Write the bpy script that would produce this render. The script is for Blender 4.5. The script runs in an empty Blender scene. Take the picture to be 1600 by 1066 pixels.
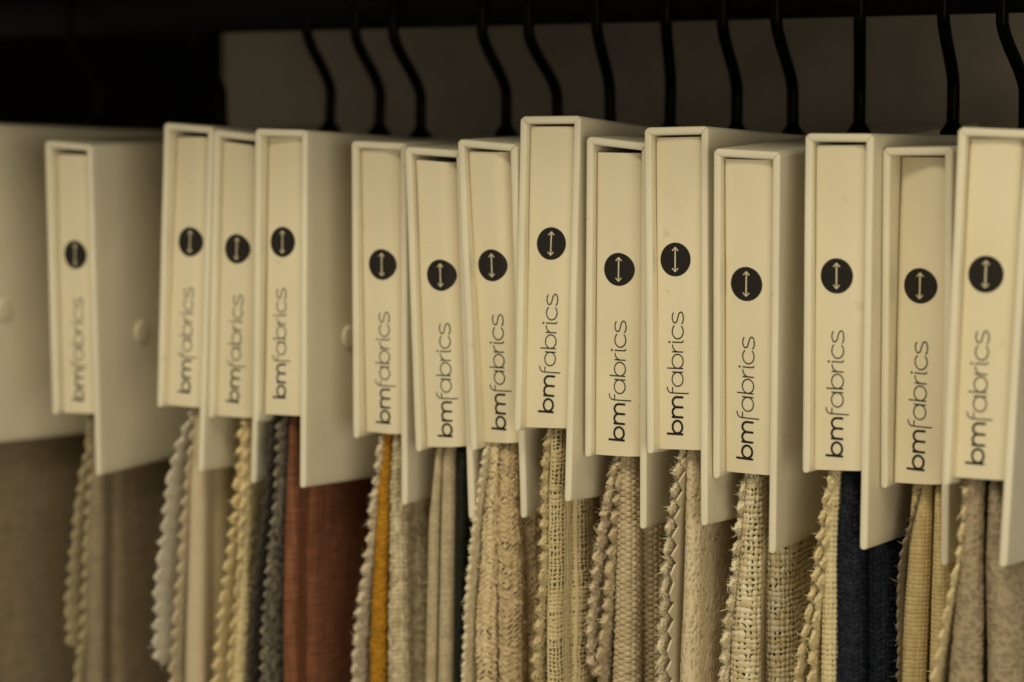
import bpy, math, random
import numpy as np

# ------------------------------------------------------------------ camera, world, lamps, exposure
SC = bpy.context.scene
COL = SC.collection
MM = 0.001
R = math.radians

cam_data = bpy.data.cameras.new('camera')
cam_data.sensor_width = 36.0
cam_data.lens = 84.44
cam_data.clip_start = 0.01
cam_data.clip_end = 50.0
cam_data.dof.use_dof = True
cam_data.dof.focus_distance = 0.905
cam_data.dof.aperture_fstop = 5.8
cam = bpy.data.objects.new('camera', cam_data)
COL.objects.link(cam)
cam.location = (0.47903, -0.80347, -0.00919)
from mathutils import Matrix, Vector
cam.rotation_euler = (Matrix.Rotation(R(30.918), 3, 'Z') @ Matrix.Rotation(R(90 - 4.788), 3, 'X') @ Matrix.Rotation(R(0.181), 3, 'Z')).to_euler()
SC.camera = cam

world = bpy.data.worlds.new('World')
SC.world = world
world.use_nodes = True
bg = world.node_tree.nodes['Background']
bg.inputs['Color'].default_value = (1.0, 0.915, 0.695, 1)
bg.inputs['Strength'].default_value = 0.30

def area_lamp(name, loc, target, size, size_y, power, colour):
    d = bpy.data.lights.new(name, 'AREA')
    d.shape = 'RECTANGLE'; d.size = size; d.size_y = size_y
    d.energy = power; d.color = colour
    o = bpy.data.objects.new(name, d); COL.objects.link(o)
    o.location = loc
    o.rotation_euler = (Vector(target) - Vector(loc)).to_track_quat('-Z', 'Y').to_euler()
    return o

area_lamp('ceiling_lamp', (0.15, -1.10, 1.25), (0.0, 0.0, -0.15), 0.9, 0.5, 17, (1.0, 0.91, 0.67))
area_lamp('side_fill', (1.25, -1.05, -0.20), (0.0, 0.0, -0.12), 0.8, 0.8, 6.6, (1.0, 0.92, 0.70))  # added fill without a known source, brightens the right boards' front strips

SC.view_settings.view_transform = 'Standard'
SC.view_settings.look = 'None'
SC.view_settings.exposure = 0.0
SC.view_settings.gamma = 1.0
SC.view_settings.use_curve_mapping = False

# ------------------------------------------------------------------ materials
def mat(name):
    m = bpy.data.materials.new(name); m.use_nodes = True
    nt = m.node_tree
    b = nt.nodes['Principled BSDF']
    return m, nt, b

def noise(nt, scale, detail=3, rough=0.6, vec=None):
    n = nt.nodes.new('ShaderNodeTexNoise')
    n.inputs['Scale'].default_value = scale
    n.inputs['Detail'].default_value = detail
    n.inputs['Roughness'].default_value = rough
    if vec is not None: nt.links.new(vec, n.inputs['Vector'])
    return n

def ramp(nt, fac, p0, c0, p1, c1):
    r = nt.nodes.new('ShaderNodeValToRGB')
    r.color_ramp.elements[0].position = p0; r.color_ramp.elements[0].color = (*c0, 1)
    r.color_ramp.elements[1].position = p1; r.color_ramp.elements[1].color = (*c1, 1)
    nt.links.new(fac, r.inputs['Fac'])
    return r

def paper(name, c, dirt, rough, bump=0.12, grain=900):
    m, nt, b = mat(name)
    tc = nt.nodes.new('ShaderNodeTexCoord')
    mp = nt.nodes.new('ShaderNodeMapping')
    oi = nt.nodes.new('ShaderNodeObjectInfo')
    nt.links.new(tc.outputs['Object'], mp.inputs['Vector'])
    nt.links.new(oi.outputs['Random'], mp.inputs['Location'])
    n1 = noise(nt, 26, 5, 0.62, mp.outputs['Vector'])
    r1 = ramp(nt, n1.outputs['Fac'], 0.30, dirt, 0.62, c)
    # small handling smudges
    n3 = noise(nt, 140, 3, 0.55, mp.outputs['Vector'])
    r3 = ramp(nt, n3.outputs['Fac'], 0.69, (1, 1, 1), 0.80, (0.80, 0.77, 0.72))
    mx = nt.nodes.new('ShaderNodeMixRGB'); mx.blend_type = 'MULTIPLY'; mx.inputs['Fac'].default_value = 1
    nt.links.new(r1.outputs['Color'], mx.inputs['Color1']); nt.links.new(r3.outputs['Color'], mx.inputs['Color2'])
    nt.links.new(mx.outputs['Color'], b.inputs['Base Color'])
    n2 = noise(nt, grain, 2, 0.5, mp.outputs['Vector'])
    n4 = noise(nt, 60, 3, 0.5, mp.outputs['Vector'])
    ad = nt.nodes.new('ShaderNodeMath'); ad.operation = 'MULTIPLY_ADD'; ad.inputs[1].default_value = 5.0
    nt.links.new(n4.outputs['Fac'], ad.inputs[0]); nt.links.new(n2.outputs['Fac'], ad.inputs[2])
    bp = nt.nodes.new('ShaderNodeBump'); bp.inputs['Strength'].default_value = bump; bp.inputs['Distance'].default_value = 0.00025
    nt.links.new(ad.outputs['Value'], bp.inputs['Height']); nt.links.new(bp.outputs['Normal'], b.inputs['Normal'])
    rr = nt.nodes.new('ShaderNodeMapRange'); rr.inputs['To Min'].default_value = rough - 0.08; rr.inputs['To Max'].default_value = rough + 0.10
    nt.links.new(n1.outputs['Fac'], rr.inputs['Value']); nt.links.new(rr.outputs['Result'], b.inputs['Roughness'])
    b.inputs['Specular IOR Level'].default_value = 0.35
    return m

M_COVER = paper('cover_paper', (0.775, 0.70, 0.53), (0.715, 0.64, 0.475), 0.50)
M_LABEL = paper('label_paper', (0.77, 0.672, 0.475), (0.735, 0.635, 0.435), 0.58, 0.08)

def flat(name, c, rough, spec=0.3):
    m, nt, b = mat(name)
    tc = nt.nodes.new('ShaderNodeTexCoord')
    n = noise(nt, 400, 3, 0.6, tc.outputs['Object'])
    r = ramp(nt, n.outputs['Fac'], 0.3, tuple(x * 0.85 for x in c), 0.7, tuple(x * 1.12 for x in c))
    nt.links.new(r.outputs['Color'], b.inputs['Base Color'])
    b.inputs['Roughness'].default_value = rough
    b.inputs['Specular IOR Level'].default_value = spec
    return m

M_INK = flat('black_ink', (0.016, 0.013, 0.010), 0.55, 0.25)
M_REV = flat('cream_print', (0.60, 0.52, 0.36), 0.6)
M_PLASTIC = flat('black_plastic', (0.0022, 0.0019, 0.0012), 0.28, 0.03)
M_RAIL = flat('black_rail_paint', (0.004, 0.0035, 0.0022), 0.6, 0.08)
M_RIVET = paper('rivet_plastic', (0.74, 0.67, 0.50), (0.70, 0.63, 0.46), 0.42, 0.03)
M_BACK = paper('grey_back_board', (0.25, 0.21, 0.16), (0.19, 0.162, 0.126), 0.75)
M_DARK = flat('unlit_gap_black', (0.004, 0.0034, 0.002), 0.9, 0.02)  # darkness of the unlit gap put into the colour

def fabric(name, ca, cb, rough=0.9, sheen=0.25, fine=1600, bump=0.5, slub=0.0, spec=0.12, speck=None):
    """two colours mixed by the per-vertex tone (yarn colours, a few painted highlights), with fibre grain"""
    m, nt, b = mat(name)
    at = nt.nodes.new('ShaderNodeAttribute'); at.attribute_name = 'tone'
    tc = nt.nodes.new('ShaderNodeTexCoord')
    n = noise(nt, fine, 3, 0.7, tc.outputs['Object'])
    ad = nt.nodes.new('ShaderNodeMath'); ad.operation = 'MULTIPLY_ADD'
    ad.inputs[1].default_value = 0.55
    nt.links.new(n.outputs['Fac'], ad.inputs[0]); nt.links.new(at.outputs['Fac'], ad.inputs[2])
    r = ramp(nt, ad.outputs['Value'], 0.2, cb, 1.05, ca)
    col = r.outputs['Color']
    if slub:
        mp = nt.nodes.new('ShaderNodeMapping'); mp.inputs['Scale'].default_value = (900, 900, 60)
        nt.links.new(tc.outputs['Object'], mp.inputs['Vector'])
        s1 = noise(nt, 1, 2, 0.5, mp.outputs['Vector'])
        mp2 = nt.nodes.new('ShaderNodeMapping'); mp2.inputs['Scale'].default_value = (70, 70, 1100)
        nt.links.new(tc.outputs['Object'], mp2.inputs['Vector'])
        s2 = noise(nt, 1, 2, 0.5, mp2.outputs['Vector'])
        sa = nt.nodes.new('ShaderNodeMath'); sa.operation = 'ADD'
        nt.links.new(s1.outputs['Fac'], sa.inputs[0]); nt.links.new(s2.outputs['Fac'], sa.inputs[1])
        sr = nt.nodes.new('ShaderNodeMapRange')
        sr.inputs['From Min'].default_value = 0.7; sr.inputs['From Max'].default_value = 1.3
        sr.inputs['To Min'].default_value = 1 - slub; sr.inputs['To Max'].default_value = 1 + slub
        nt.links.new(sa.outputs['Value'], sr.inputs['Value'])
        mx = nt.nodes.new('ShaderNodeVectorMath'); mx.operation = 'SCALE'
        nt.links.new(col, mx.inputs[0]); nt.links.new(sr.outputs['Result'], mx.inputs['Scale'])
        col = mx.outputs['Vector']
    if speck:
        v = noise(nt, 2300, 1, 0.5, tc.outputs['Object'])
        vr = ramp(nt, v.outputs['Fac'], 0.70, (0, 0, 0), 0.74, (1, 1, 1))
        mx = nt.nodes.new('ShaderNodeMixRGB'); mx.inputs['Color2'].default_value = (*speck, 1)
        nt.links.new(vr.outputs['Color'], mx.inputs['Fac']); nt.links.new(col, mx.inputs['Color1'])
        col = mx.outputs['Color']
    nt.links.new(col, b.inputs['Base Color'])
    bp = nt.nodes.new('ShaderNodeBump'); bp.inputs['Strength'].default_value = bump; bp.inputs['Distance'].default_value = 0.0004
    nt.links.new(n.outputs['Fac'], bp.inputs['Height']); nt.links.new(bp.outputs['Normal'], b.inputs['Normal'])
    b.inputs['Roughness'].default_value = rough
    b.inputs['Specular IOR Level'].default_value = spec
    b.inputs['Sheen Weight'].default_value = sheen
    b.inputs['Sheen Roughness'].default_value = 0.5
    b.inputs['Sheen Tint'].default_value = (*ca, 1)
    return m

FAB = {
 'brown_linen': fabric('brown_linen', (0.30, 0.235, 0.15), (0.22, 0.17, 0.105), slub=0.22),
 'olive_cream': fabric('olive_cream_cloth', (0.50, 0.42, 0.25), (0.40, 0.33, 0.19)),
 'chalk': fabric('chalk_white_cloth', (0.74, 0.67, 0.53), (0.64, 0.57, 0.44)),
 'sand': fabric('sand_cloth', (0.60, 0.49, 0.33), (0.50, 0.40, 0.26)),
 'olive_sand': fabric('olive_sand_cloth', (0.46, 0.37, 0.22), (0.38, 0.30, 0.17)),
 'butter': fabric('butter_yellow_cloth', (0.80, 0.66, 0.38), (0.70, 0.55, 0.29)),
 'charcoal': fabric('charcoal_cloth', (0.075, 0.062, 0.048), (0.035, 0.03, 0.025)),
 'charcoal_olive': fabric('charcoal_olive_cloth', (0.30, 0.26, 0.19), (0.036, 0.032, 0.026)),
 'brick': fabric('brick_red_cloth', (0.245, 0.098, 0.050), (0.125, 0.048, 0.025), slub=0.38),
 'cream_boucle': fabric('cream_boucle', (0.68, 0.58, 0.42), (0.54, 0.44, 0.31)),
 'mustard': fabric('mustard_cloth', (0.50, 0.245, 0.022), (0.24, 0.098, 0.010)),
 'stone_knit': fabric('stone_knit', (0.70, 0.59, 0.39), (0.34, 0.27, 0.155)),  # light flecks paint stitch highlights onto a darker base
 'fine_sand': fabric('fine_sand_cloth', (0.58, 0.47, 0.30), (0.38, 0.30, 0.185), slub=0.12),
 'dark_green': fabric('dark_green_cloth', (0.026, 0.030, 0.020), (0.010, 0.012, 0.008)),
 'fuzzy_cream': fabric('fuzzy_cream_cloth', (0.80, 0.70, 0.50), (0.62, 0.52, 0.35), sheen=0.3),
 'braid_cream': fabric('braided_cream_cloth', (0.74, 0.60, 0.37), (0.58, 0.44, 0.25)),
 'braid_tan': fabric('braided_tan_cloth', (0.66, 0.51, 0.30), (0.48, 0.35, 0.19)),
 'gauze': fabric('gauze_cloth', (0.64, 0.52, 0.30), (0.52, 0.41, 0.22), sheen=0.1),
 'tan_boucle': fabric('tan_boucle', (0.68, 0.56, 0.39), (0.54, 0.43, 0.28)),
 'tan_basket': fabric('tan_basket_cloth', (0.63, 0.51, 0.33), (0.44, 0.34, 0.205)),
 'smooth_cream': fabric('smooth_cream_cloth', (0.64, 0.55, 0.39), (0.60, 0.51, 0.36), rough=0.55, sheen=0.0, bump=0.05, spec=0.4),
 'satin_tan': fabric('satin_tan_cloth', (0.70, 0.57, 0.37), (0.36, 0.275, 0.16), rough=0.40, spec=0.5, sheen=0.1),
 'gold_mesh': fabric('cream_and_gold_mesh', (0.82, 0.73, 0.55), (0.50, 0.38, 0.16), rough=0.6, spec=0.45),
 'straw_weave': fabric('straw_weave', (0.74, 0.62, 0.37), (0.60, 0.48, 0.27)),
 'navy': fabric('navy_cloth', (0.020, 0.0235, 0.034), (0.007, 0.0085, 0.0125), sheen=0.05, speck=(0.10, 0.10, 0.11)),
 'grey_felt': fabric('grey_felt', (0.24, 0.195, 0.14), (0.19, 0.15, 0.105)),
 'straw_yellow': fabric('straw_yellow_cloth', (0.68, 0.54, 0.28), (0.48, 0.36, 0.165)),
 'taupe': fabric('taupe_chenille', (0.42, 0.33, 0.215), (0.19, 0.145, 0.09), sheen=0.3),
}

# ------------------------------------------------------------------ mesh helpers
def mesh_np(name, V, F, m, parent=None, tone=None, smooth=True, loc=None):
    """V (n,3) metres, F (k,4) or (k,3) index array or list of such arrays"""
    if not isinstance(F, list): F = [F]
    F = [np.asarray(f, dtype=np.int64) for f in F if len(f)]
    me = bpy.data.meshes.new(name)
    V = np.asarray(V, dtype=np.float32)
    me.vertices.add(len(V)); me.vertices.foreach_set('co', V.ravel())
    nl = sum(f.size for f in F); nf = sum(len(f) for f in F)
    me.loops.add(nl); me.loops.foreach_set('vertex_index', np.concatenate([f.ravel() for f in F]).astype(np.int32))
    tot = np.concatenate([np.full(len(f), f.shape[1]) for f in F]).astype(np.int32)
    st = np.concatenate([[0], np.cumsum(tot)[:-1]]).astype(np.int32)
    me.polygons.add(nf); me.polygons.foreach_set('loop_start', st)
    try: me.polygons.foreach_set('loop_total', tot)
    except Exception: pass
    me.polygons.foreach_set('use_smooth', np.full(nf, smooth))
    if tone is not None:
        a = me.attributes.new('tone', 'FLOAT', 'POINT'); a.data.foreach_set('value', np.asarray(tone, dtype=np.float32))
    me.update(calc_edges=True); me.validate()
    me.materials.append(m)
    o = bpy.data.objects.new(name, me); COL.objects.link(o)
    if parent is not None: o.parent = parent
    return o

def grid_faces(nr, nc, base=0, wrap=False):
    r = np.arange(nr - 1)[:, None]; c = np.arange(nc if wrap else nc - 1)[None, :]
    c2 = (c + 1) % nc
    return np.stack([base + r * nc + c, base + r * nc + c2, base + (r + 1) * nc + c2, base + (r + 1) * nc + c], -1).reshape(-1, 4)

def tube(path, rad, n=14, cap=True):
    P = np.asarray(path, float); k = len(P)
    rad = np.full(k, rad) if np.isscalar(rad) else np.asarray(rad)
    T = np.gradient(P, axis=0); T /= np.linalg.norm(T, axis=1)[:, None]
    ref = np.array([1.0, 0, 0]) if abs(T[0][0]) < 0.9 else np.array([0, 0, 1.0])
    V = []
    for i in range(k):
        a = np.cross(T[i], ref); a /= np.linalg.norm(a); b = np.cross(T[i], a)
        th = np.linspace(0, 2 * np.pi, n, endpoint=False)
        V.append(P[i] + rad[i] * (np.cos(th)[:, None] * a + np.sin(th)[:, None] * b))
    V = np.concatenate(V)
    F = [grid_faces(k, n, 0, True)]
    if cap:
        V = np.vstack([V, P[:1], P[-1:]]); i0, i1 = k * n, k * n + 1
        j = np.arange(n)
        F.append(np.stack([np.full(n, i0), (j + 1) % n, j], 1))
        F.append(np.stack([np.full(n, i1), (k - 1) * n + j, (k - 1) * n + (j + 1) % n], 1))
    return V, F

def tag(o, label=None, cat=None, group=None, kind=None):
    if label: o['label'] = label
    if cat: o['category'] = cat
    if group: o['group'] = group
    if kind: o['kind'] = kind
    return o

def box(name, lo, hi, m, parent=None, bevel=0.0):
    lo, hi = np.array(lo), np.array(hi)
    V = np.array([[(lo, hi)[i][0], (lo, hi)[j][1], (lo, hi)[k][2]] for i in (0, 1) for j in (0, 1) for k in (0, 1)])
    F = np.array([[0, 1, 3, 2], [4, 6, 7, 5], [0, 4, 5, 1], [2, 3, 7, 6], [0, 2, 6, 4], [1, 5, 7, 3]])
    o = mesh_np(name, V, F, m, parent, smooth=False)
    if bevel:
        b = o.modifiers.new('bevel', 'BEVEL'); b.width = bevel; b.segments = 3
    return o

# value noise in numpy
_RNG = np.random.default_rng(7)
_TAB = _RNG.random((256, 256))
def vnoise(x, y, seed=0):
    x = np.asarray(x, float) + seed * 17.31; y = np.asarray(y, float) + seed * 9.73
    xi = np.floor(x).astype(int); yi = np.floor(y).astype(int)
    fx = x - xi; fy = y - yi
    fx = fx * fx * (3 - 2 * fx); fy = fy * fy * (3 - 2 * fy)
    g = lambda a, b: _TAB[a & 255, b & 255]
    return (g(xi, yi) * (1 - fx) + g(xi + 1, yi) * fx) * (1 - fy) + (g(xi, yi + 1) * (1 - fx) + g(xi + 1, yi + 1) * fx) * fy
def fbm(x, y, seed=0, o=3):
    r = 0; a = 0.5
    for i in range(o):
        r = r + a * vnoise(x * 2 ** i, y * 2 ** i, seed + i * 3); a *= 0.5
    return r / (1 - 0.5 ** o)

# ------------------------------------------------------------------ setting: boards behind, rail
tag(box('back_board', (-0.347, 0.262, -0.60), (0.62, 0.274, 0.30), M_BACK, None, 0.002), kind='structure')
tag(box('shade_shelf', (-0.9, -0.100, 0.108), (0.75, 0.50, 0.126), M_RAIL, None, 0.002), kind='structure')  # unseen above the frame, overhang shaped to shade the header tops
tag(box('unlit_gap_sheet', (-3.0, 0.50, -1.2), (1.2, 0.52, 1.0), M_DARK), kind='structure')  # near-black sheet standing in for the unlit gap beside the board

RAIL_R, RAIL_Y, RAIL_Z = 0.0135, 0.109, 0.0408 + 0.0135
V, F = tube([(-0.75, RAIL_Y, RAIL_Z), (-0.3, RAIL_Y, RAIL_Z), (0.2, RAIL_Y, RAIL_Z), (0.55, RAIL_Y, RAIL_Z)], RAIL_R, 40)
tag(mesh_np('hanging_rail', V, F, M_RAIL), 'long black round hanging rail running above all the cream sample hangers', 'rail')

# ------------------------------------------------------------------ weaves: (s, z) in mm -> relief mm, tone (yarn colour, painted sparkle in satin), hole mask
def cells(s, z, pu, pv, off=0.0, jit=0.18, seed=1):
    s = s + (fbm(s / (pu * 2.2), z / (pv * 2.2), seed) - 0.5) * 2 * jit * pu
    z = z + (fbm(s / (pu * 2.2), z / (pv * 2.2), seed + 5) - 0.5) * 2 * jit * pv
    a = s / pu; iu = np.floor(a).astype(int)
    b = z / pv + off * (iu & 1); iv = np.floor(b).astype(int)
    return iu, iv, a - iu, b - iv
def rnd(i, j, k=0): return _TAB[(i * 7 + k * 13) & 255, (j * 11 + k * 29) & 255]

def w_plain(s, z, p=1.5, amp=0.35, seed=1, hole=0.0, pv=None, jit=0.15):
    iu, iv, fu, fv = cells(s, z, p, pv or p, 0, jit, seed)
    ov = ((iu + iv) & 1) == 0
    cu = np.clip(1 - (2 * fu - 1) ** 2, 0, 1); cv = np.clip(1 - (2 * fv - 1) ** 2, 0, 1)
    wa = np.sqrt(cu) * np.where(ov, 0.6 + 0.4 * cv, 0.6 - 0.5 * cv)
    we = np.sqrt(cv) * np.where(ov, 0.6 - 0.5 * cu, 0.6 + 0.4 * cu)
    h = np.maximum(wa, we)
    t = np.where(wa > we, rnd(iu, iv // 5, seed), rnd(iv, iu // 5, seed + 9))
    hm = None
    if hole:
        j = 0.5 + 0.9 * (rnd(iu, iv, 3) - 0.5)
        hm = (np.abs(fu - 0.5) > 0.5 - hole * j) & (np.abs(fv - 0.5) > 0.5 - hole * j)
    return amp * h, t * 0.6, hm

def w_basket(s, z, seed=1, pu=2.5, pv=2.3, amp=1.5):
    iu, iv, fu, fv = cells(s, z, pu, pv, 0.5, 0.10, seed)
    cu = np.clip(1 - np.abs(2 * fu - 1) ** 5, 0, 1); cv = np.clip(1 - np.abs(2 * fv - 1) ** 3.5, 0, 1)
    h = (cu * cv) ** 0.55
    h = h * (0.82 + 0.36 * rnd(iu, iv, seed)) + 0.10 * fbm(s * 2.2, z * 3.0, seed)
    hm = (np.abs(fu - 0.5) > 0.5 - 0.17 * rnd(iu, iv, 7)) & (np.abs(fv - 0.5) > 0.5 - 0.26 * rnd(iu, iv, 8))
    return amp * h, 0.1 + 0.5 * rnd(iu, iv, seed + 2), hm

def w_knit(s, z, seed=1, p=2.3, amp=1.15):
    col = np.floor(s / (p * 1.6)).astype(int)
    sg = np.where(col & 1, 1.0, -1.0)
    iu, iv, fu, fv = cells(s, z + sg * (s % (p * 1.6)) * 0.8, p * 0.8, p * 0.85, 0.5, 0.16, seed)
    cu = 1 - np.abs(2 * fu - 1) ** 2.5; cv = 1 - np.abs(2 * fv - 1) ** 2.5
    h = np.clip(cu * cv, 0, 1) ** 0.6 * (0.7 + 0.6 * rnd(iu, iv, seed)) + 0.18 * fbm(s * 2.2, z * 2.2, seed)
    return amp * h, 0.05 + 0.75 * rnd(iu, iv, seed + 4), None

def w_boucle(s, z, seed=1, p=1.8, amp=1.2):
    n1 = 1 - np.abs(2 * fbm(s / p, z / p, seed, 2) - 1) * 2.4
    n2 = 1 - np.abs(2 * vnoise(s / (p * 0.55), z / (p * 0.55), seed + 4) - 1) * 1.8
    n4 = vnoise(s / 0.5, z / 0.5, seed + 9)
    n3 = fbm(s / (p * 2.3), z / (p * 2.3), seed + 8, 2)
    h = 0.55 * np.clip(n1, 0, 1) + 0.34 * np.clip(n2, 0, 1) + 0.30 * n3 + 0.14 * n4
    return amp * h, 0.05 + 0.45 * n3 + 0.22 * np.clip(n2, 0, 1) + 0.15 * n4, None

def w_braid(s, z, seed=1, pc=4.9, pv=2.3, amp=1.7):
    s = s + (fbm(s / 9, z / 9, seed) - 0.5) * 1.8
    a = s / pc; iu = np.floor(a).astype(int); fu = a - iu
    zz = z + 0.5 * pv * np.cos((fu - 0.5) * 2 * np.pi) * np.where(iu & 1, 1, -1) + rnd(iu, iu, 2) * pv
    zz = zz + (fbm(s / 3, z / 3, seed + 3) - 0.5) * 2.0
    b = zz / pv; iv = np.floor(b).astype(int); fv = b - iv
    g = np.clip(1 - np.abs(2 * fu - 1) ** 3.0, 0, 1)
    st = np.clip(1 - np.abs(2 * fv - 1) ** 2.6, 0, 1) ** 0.6
    fz = 1 - np.abs(2 * fbm(s / 1.3, z / 1.3, seed + 6, 2) - 1) * 2.2
    f2 = vnoise(s / 0.55, z / 0.55, seed + 2)
    half = np.where(np.abs(fu - 0.5) < 0.08, 0.7, 1.0)               # the chain's two strands
    h = 0.25 * g ** 0.5 + 0.60 * st * g ** 0.3 * half * (0.5 + 0.8 * rnd(iu, iv, seed)) + 0.30 * np.clip(fz, 0, 1) + 0.10 * f2
    hm = (np.abs(fv - 0.5) > 0.5 - 0.30 * rnd(iu, iv, 7)) & (np.abs(np.abs(fu - 0.5) - 0.26) < 0.18 * (0.4 + rnd(iu, iv, 5)))
    return amp * h, 0.02 + 0.5 * rnd(iu, iv, seed + 1) + 0.22 * np.clip(fz, 0, 1) + 0.12 * f2, hm

def w_ribs(s, z, seed=1, p=1.35, amp=0.45):
    zz = z + (fbm(s / 4, z / 4, seed) - 0.5) * 0.9
    h = 1 - np.abs(2 * ((zz / p) % 1) - 1) ** 2
    return amp * h, 0.2 + 0.4 * vnoise(s / 3, np.floor(zz / p), seed) + 0.15 * vnoise(s * 2, z, seed), None

def w_linen(s, z, seed=1, p=0.95, amp=0.14):
    h, t, _ = w_plain(s, z, p, amp, seed)
    sl = vnoise(s / 9, z / 0.7, seed + 3) * 0.25 + vnoise(s / 0.7, z / 9, seed + 5) * 0.25
    return h + 0.08 * fbm(s / 6, z / 6, seed), t * 0.45 + sl, None

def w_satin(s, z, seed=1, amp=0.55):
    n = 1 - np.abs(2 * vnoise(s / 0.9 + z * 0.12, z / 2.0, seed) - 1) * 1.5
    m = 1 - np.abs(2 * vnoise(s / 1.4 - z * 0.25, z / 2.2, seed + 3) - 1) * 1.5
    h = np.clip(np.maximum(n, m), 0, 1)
    return amp * h, 0.02 + 0.65 * h + 0.1 * vnoise(s / 8, z / 14, seed), None  # tone rises with relief: sparkle painted on ridges, hollows darker

def w_chenille(s, z, seed=1, amp=0.8):
    n = 1 - np.abs(2 * fbm(s / 2.4, z / 1.9, seed, 2) - 1) * 2.2
    m = fbm(s / 0.8, z / 0.8, seed + 5, 2)
    return amp * (0.5 * np.clip(n, 0, 1) + 0.5 * m), -0.02 + 0.5 * np.clip(n, 0, 1) + 0.35 * m, None

def w_gauze(s, z, seed=1):
    s2 = s + (fbm(s / 5, z / 6, seed) - 0.5) * 1.8
    z2 = z + (fbm(s / 4, z / 4, seed + 5) - 0.5) * 2.4
    pu, pv = 2.3, 1.7
    a = s2 / pu; iu = np.floor(a).astype(int); fu = a - iu
    b = z2 / pv; iv = np.floor(b).astype(int); fv = b - iv
    du = np.abs(fu - 0.5 - 0.3 * (rnd(iu, iu, 1) - 0.5)) * pu
    dv = np.abs(fv - 0.5 - 0.4 * (rnd(iv, iv, 2) - 0.5)) * pv
    wu = 0.18 + 0.20 * rnd(iu, iu, 4); wv = 0.19 + 0.14 * rnd(iv, iv, 5)
    wv = np.where(rnd(iv // 4, iv // 4, 6) > 0.78, 0.6, wv)
    wu = np.where(iu % 5 == 0, 0.95, wu)
    on = (du < wu) | (dv < wv)
    h = np.maximum(np.clip(1 - du / wu, 0, 1), np.clip(1 - dv / wv, 0, 1)) ** 0.5
    return 0.5 * h, 0.25 + 0.4 * rnd(iu, iv, 3), ~on

WEAVE = {'plain': w_plain, 'basket': w_basket, 'knit': w_knit, 'boucle': w_boucle, 'braid': w_braid, 'ribs': w_ribs,
         'linen': w_linen, 'satin': w_satin, 'chenille': w_chenille, 'gauze': w_gauze,
         'mesh': lambda s, z, seed=1: w_plain(s, z, 2.2, 1.0, seed, 0.40, 2.3, 0.36),
         'weave': lambda s, z, seed=1: w_plain(s, z, 1.9, 0.75, seed, 0.27, 1.9, 0.12),
         'grid': lambda s, z, seed=1: w_plain(s, z, 1.55, 0.55, seed, 0.17, 1.55, 0.12),
         'smooth': lambda s, z, seed=1: (0.03 * fbm(s / 3, z / 3, seed), 0.4 + 0 * s, None),
         'twist': lambda s, z, seed=1: w_boucle(s, z, seed, 1.5, 1.15),
         'fine': lambda s, z, seed=1: w_plain(s, z, 1.5, 0.42, seed),
         'lumpy': lambda s, z, seed=1: w_boucle(s, z, seed, 2.3, 2.6),
         'felt': lambda s, z, seed=1: (0.12 * fbm(s * 1.5, z * 1.5, seed), 0.2 + 0.4 * fbm(s, z, seed), None)}

def fuzz(V, N, tone, n, length, rng, w=0.00014):
    """short loose fibres standing off the cloth, as narrow bent ribbons"""
    if n <= 0: return V, None, tone
    idx = rng.integers(0, len(V), n)
    p = V[idx]; d = N[idx] + rng.normal(0, 0.75, (n, 3)); d /= np.linalg.norm(d, axis=1)[:, None]
    L = (length * rng.uniform(0.35, 1.0, n) ** 1.5)[:, None]
    d2 = d + rng.normal(0, 0.9, (n, 3)); d2 /= np.linalg.norm(d2, axis=1)[:, None]
    side = np.cross(d, rng.normal(0, 1, (n, 3))); side /= np.linalg.norm(side, axis=1)[:, None]
    q = p + d * L * 0.5; e = q + d2 * L * 0.5; p = p - d * 0.0002
    new = np.stack([p - side * w, p + side * w, q - side * w, q + side * w, e], 1).reshape(-1, 3)
    b = len(V) + 5 * np.arange(n)
    f4 = np.stack([b, b + 1, b + 3, b + 2], 1); f3 = np.stack([b + 2, b + 3, b + 4], 1)
    return np.vstack([V, new]), [f4, f3], np.concatenate([tone, np.repeat(tone[idx], 5)])

def finish(name, P, cols, hole, tone, m, parent, nfuzz, lfuzz, rng, wrap=False, fine_rows=None):
    nr, nc = P.shape[:2]
    V = P.reshape(-1, 3)
    F = grid_faces(nr, nc)
    du = np.gradient(P, axis=1); dv = np.gradient(P, axis=0)
    N = np.cross(du, dv); N /= np.linalg.norm(N, axis=2)[:, :, None] + 1e-12
    if hole is not None:
        hf = hole.reshape(-1)
        F = F[hf[F].sum(1) < 3]
    tn = tone.reshape(-1)
    FF = [F]
    if nfuzz:
        # roots only on the rows and columns in the finely built part
        sel = np.zeros((nr, nc), bool); sel[:fine_rows, cols] = True
        ids = np.nonzero(sel.reshape(-1))[0]
        Vn, f, tone2 = fuzz(V[ids], N.reshape(-1, 3)[ids], tn[ids], nfuzz, lfuzz, rng)
        if f:
            off = len(V) - len(ids)
            V = np.vstack([V, Vn[len(ids):]]); tn = np.concatenate([tn, tone2[len(ids):]])
            FF += [f[0] + off, f[1] + off]
    return mesh_np(name, V, FF, m, parent, tn)

def zrows(ztop, zfine, zend, dv):
    a = np.arange(ztop, zfine, -dv)
    if zend >= zfine: return a, len(a)
    b = np.arange(zfine, zend, -6.0)
    return np.concatenate([a, b, [zend]]), len(a)

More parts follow.
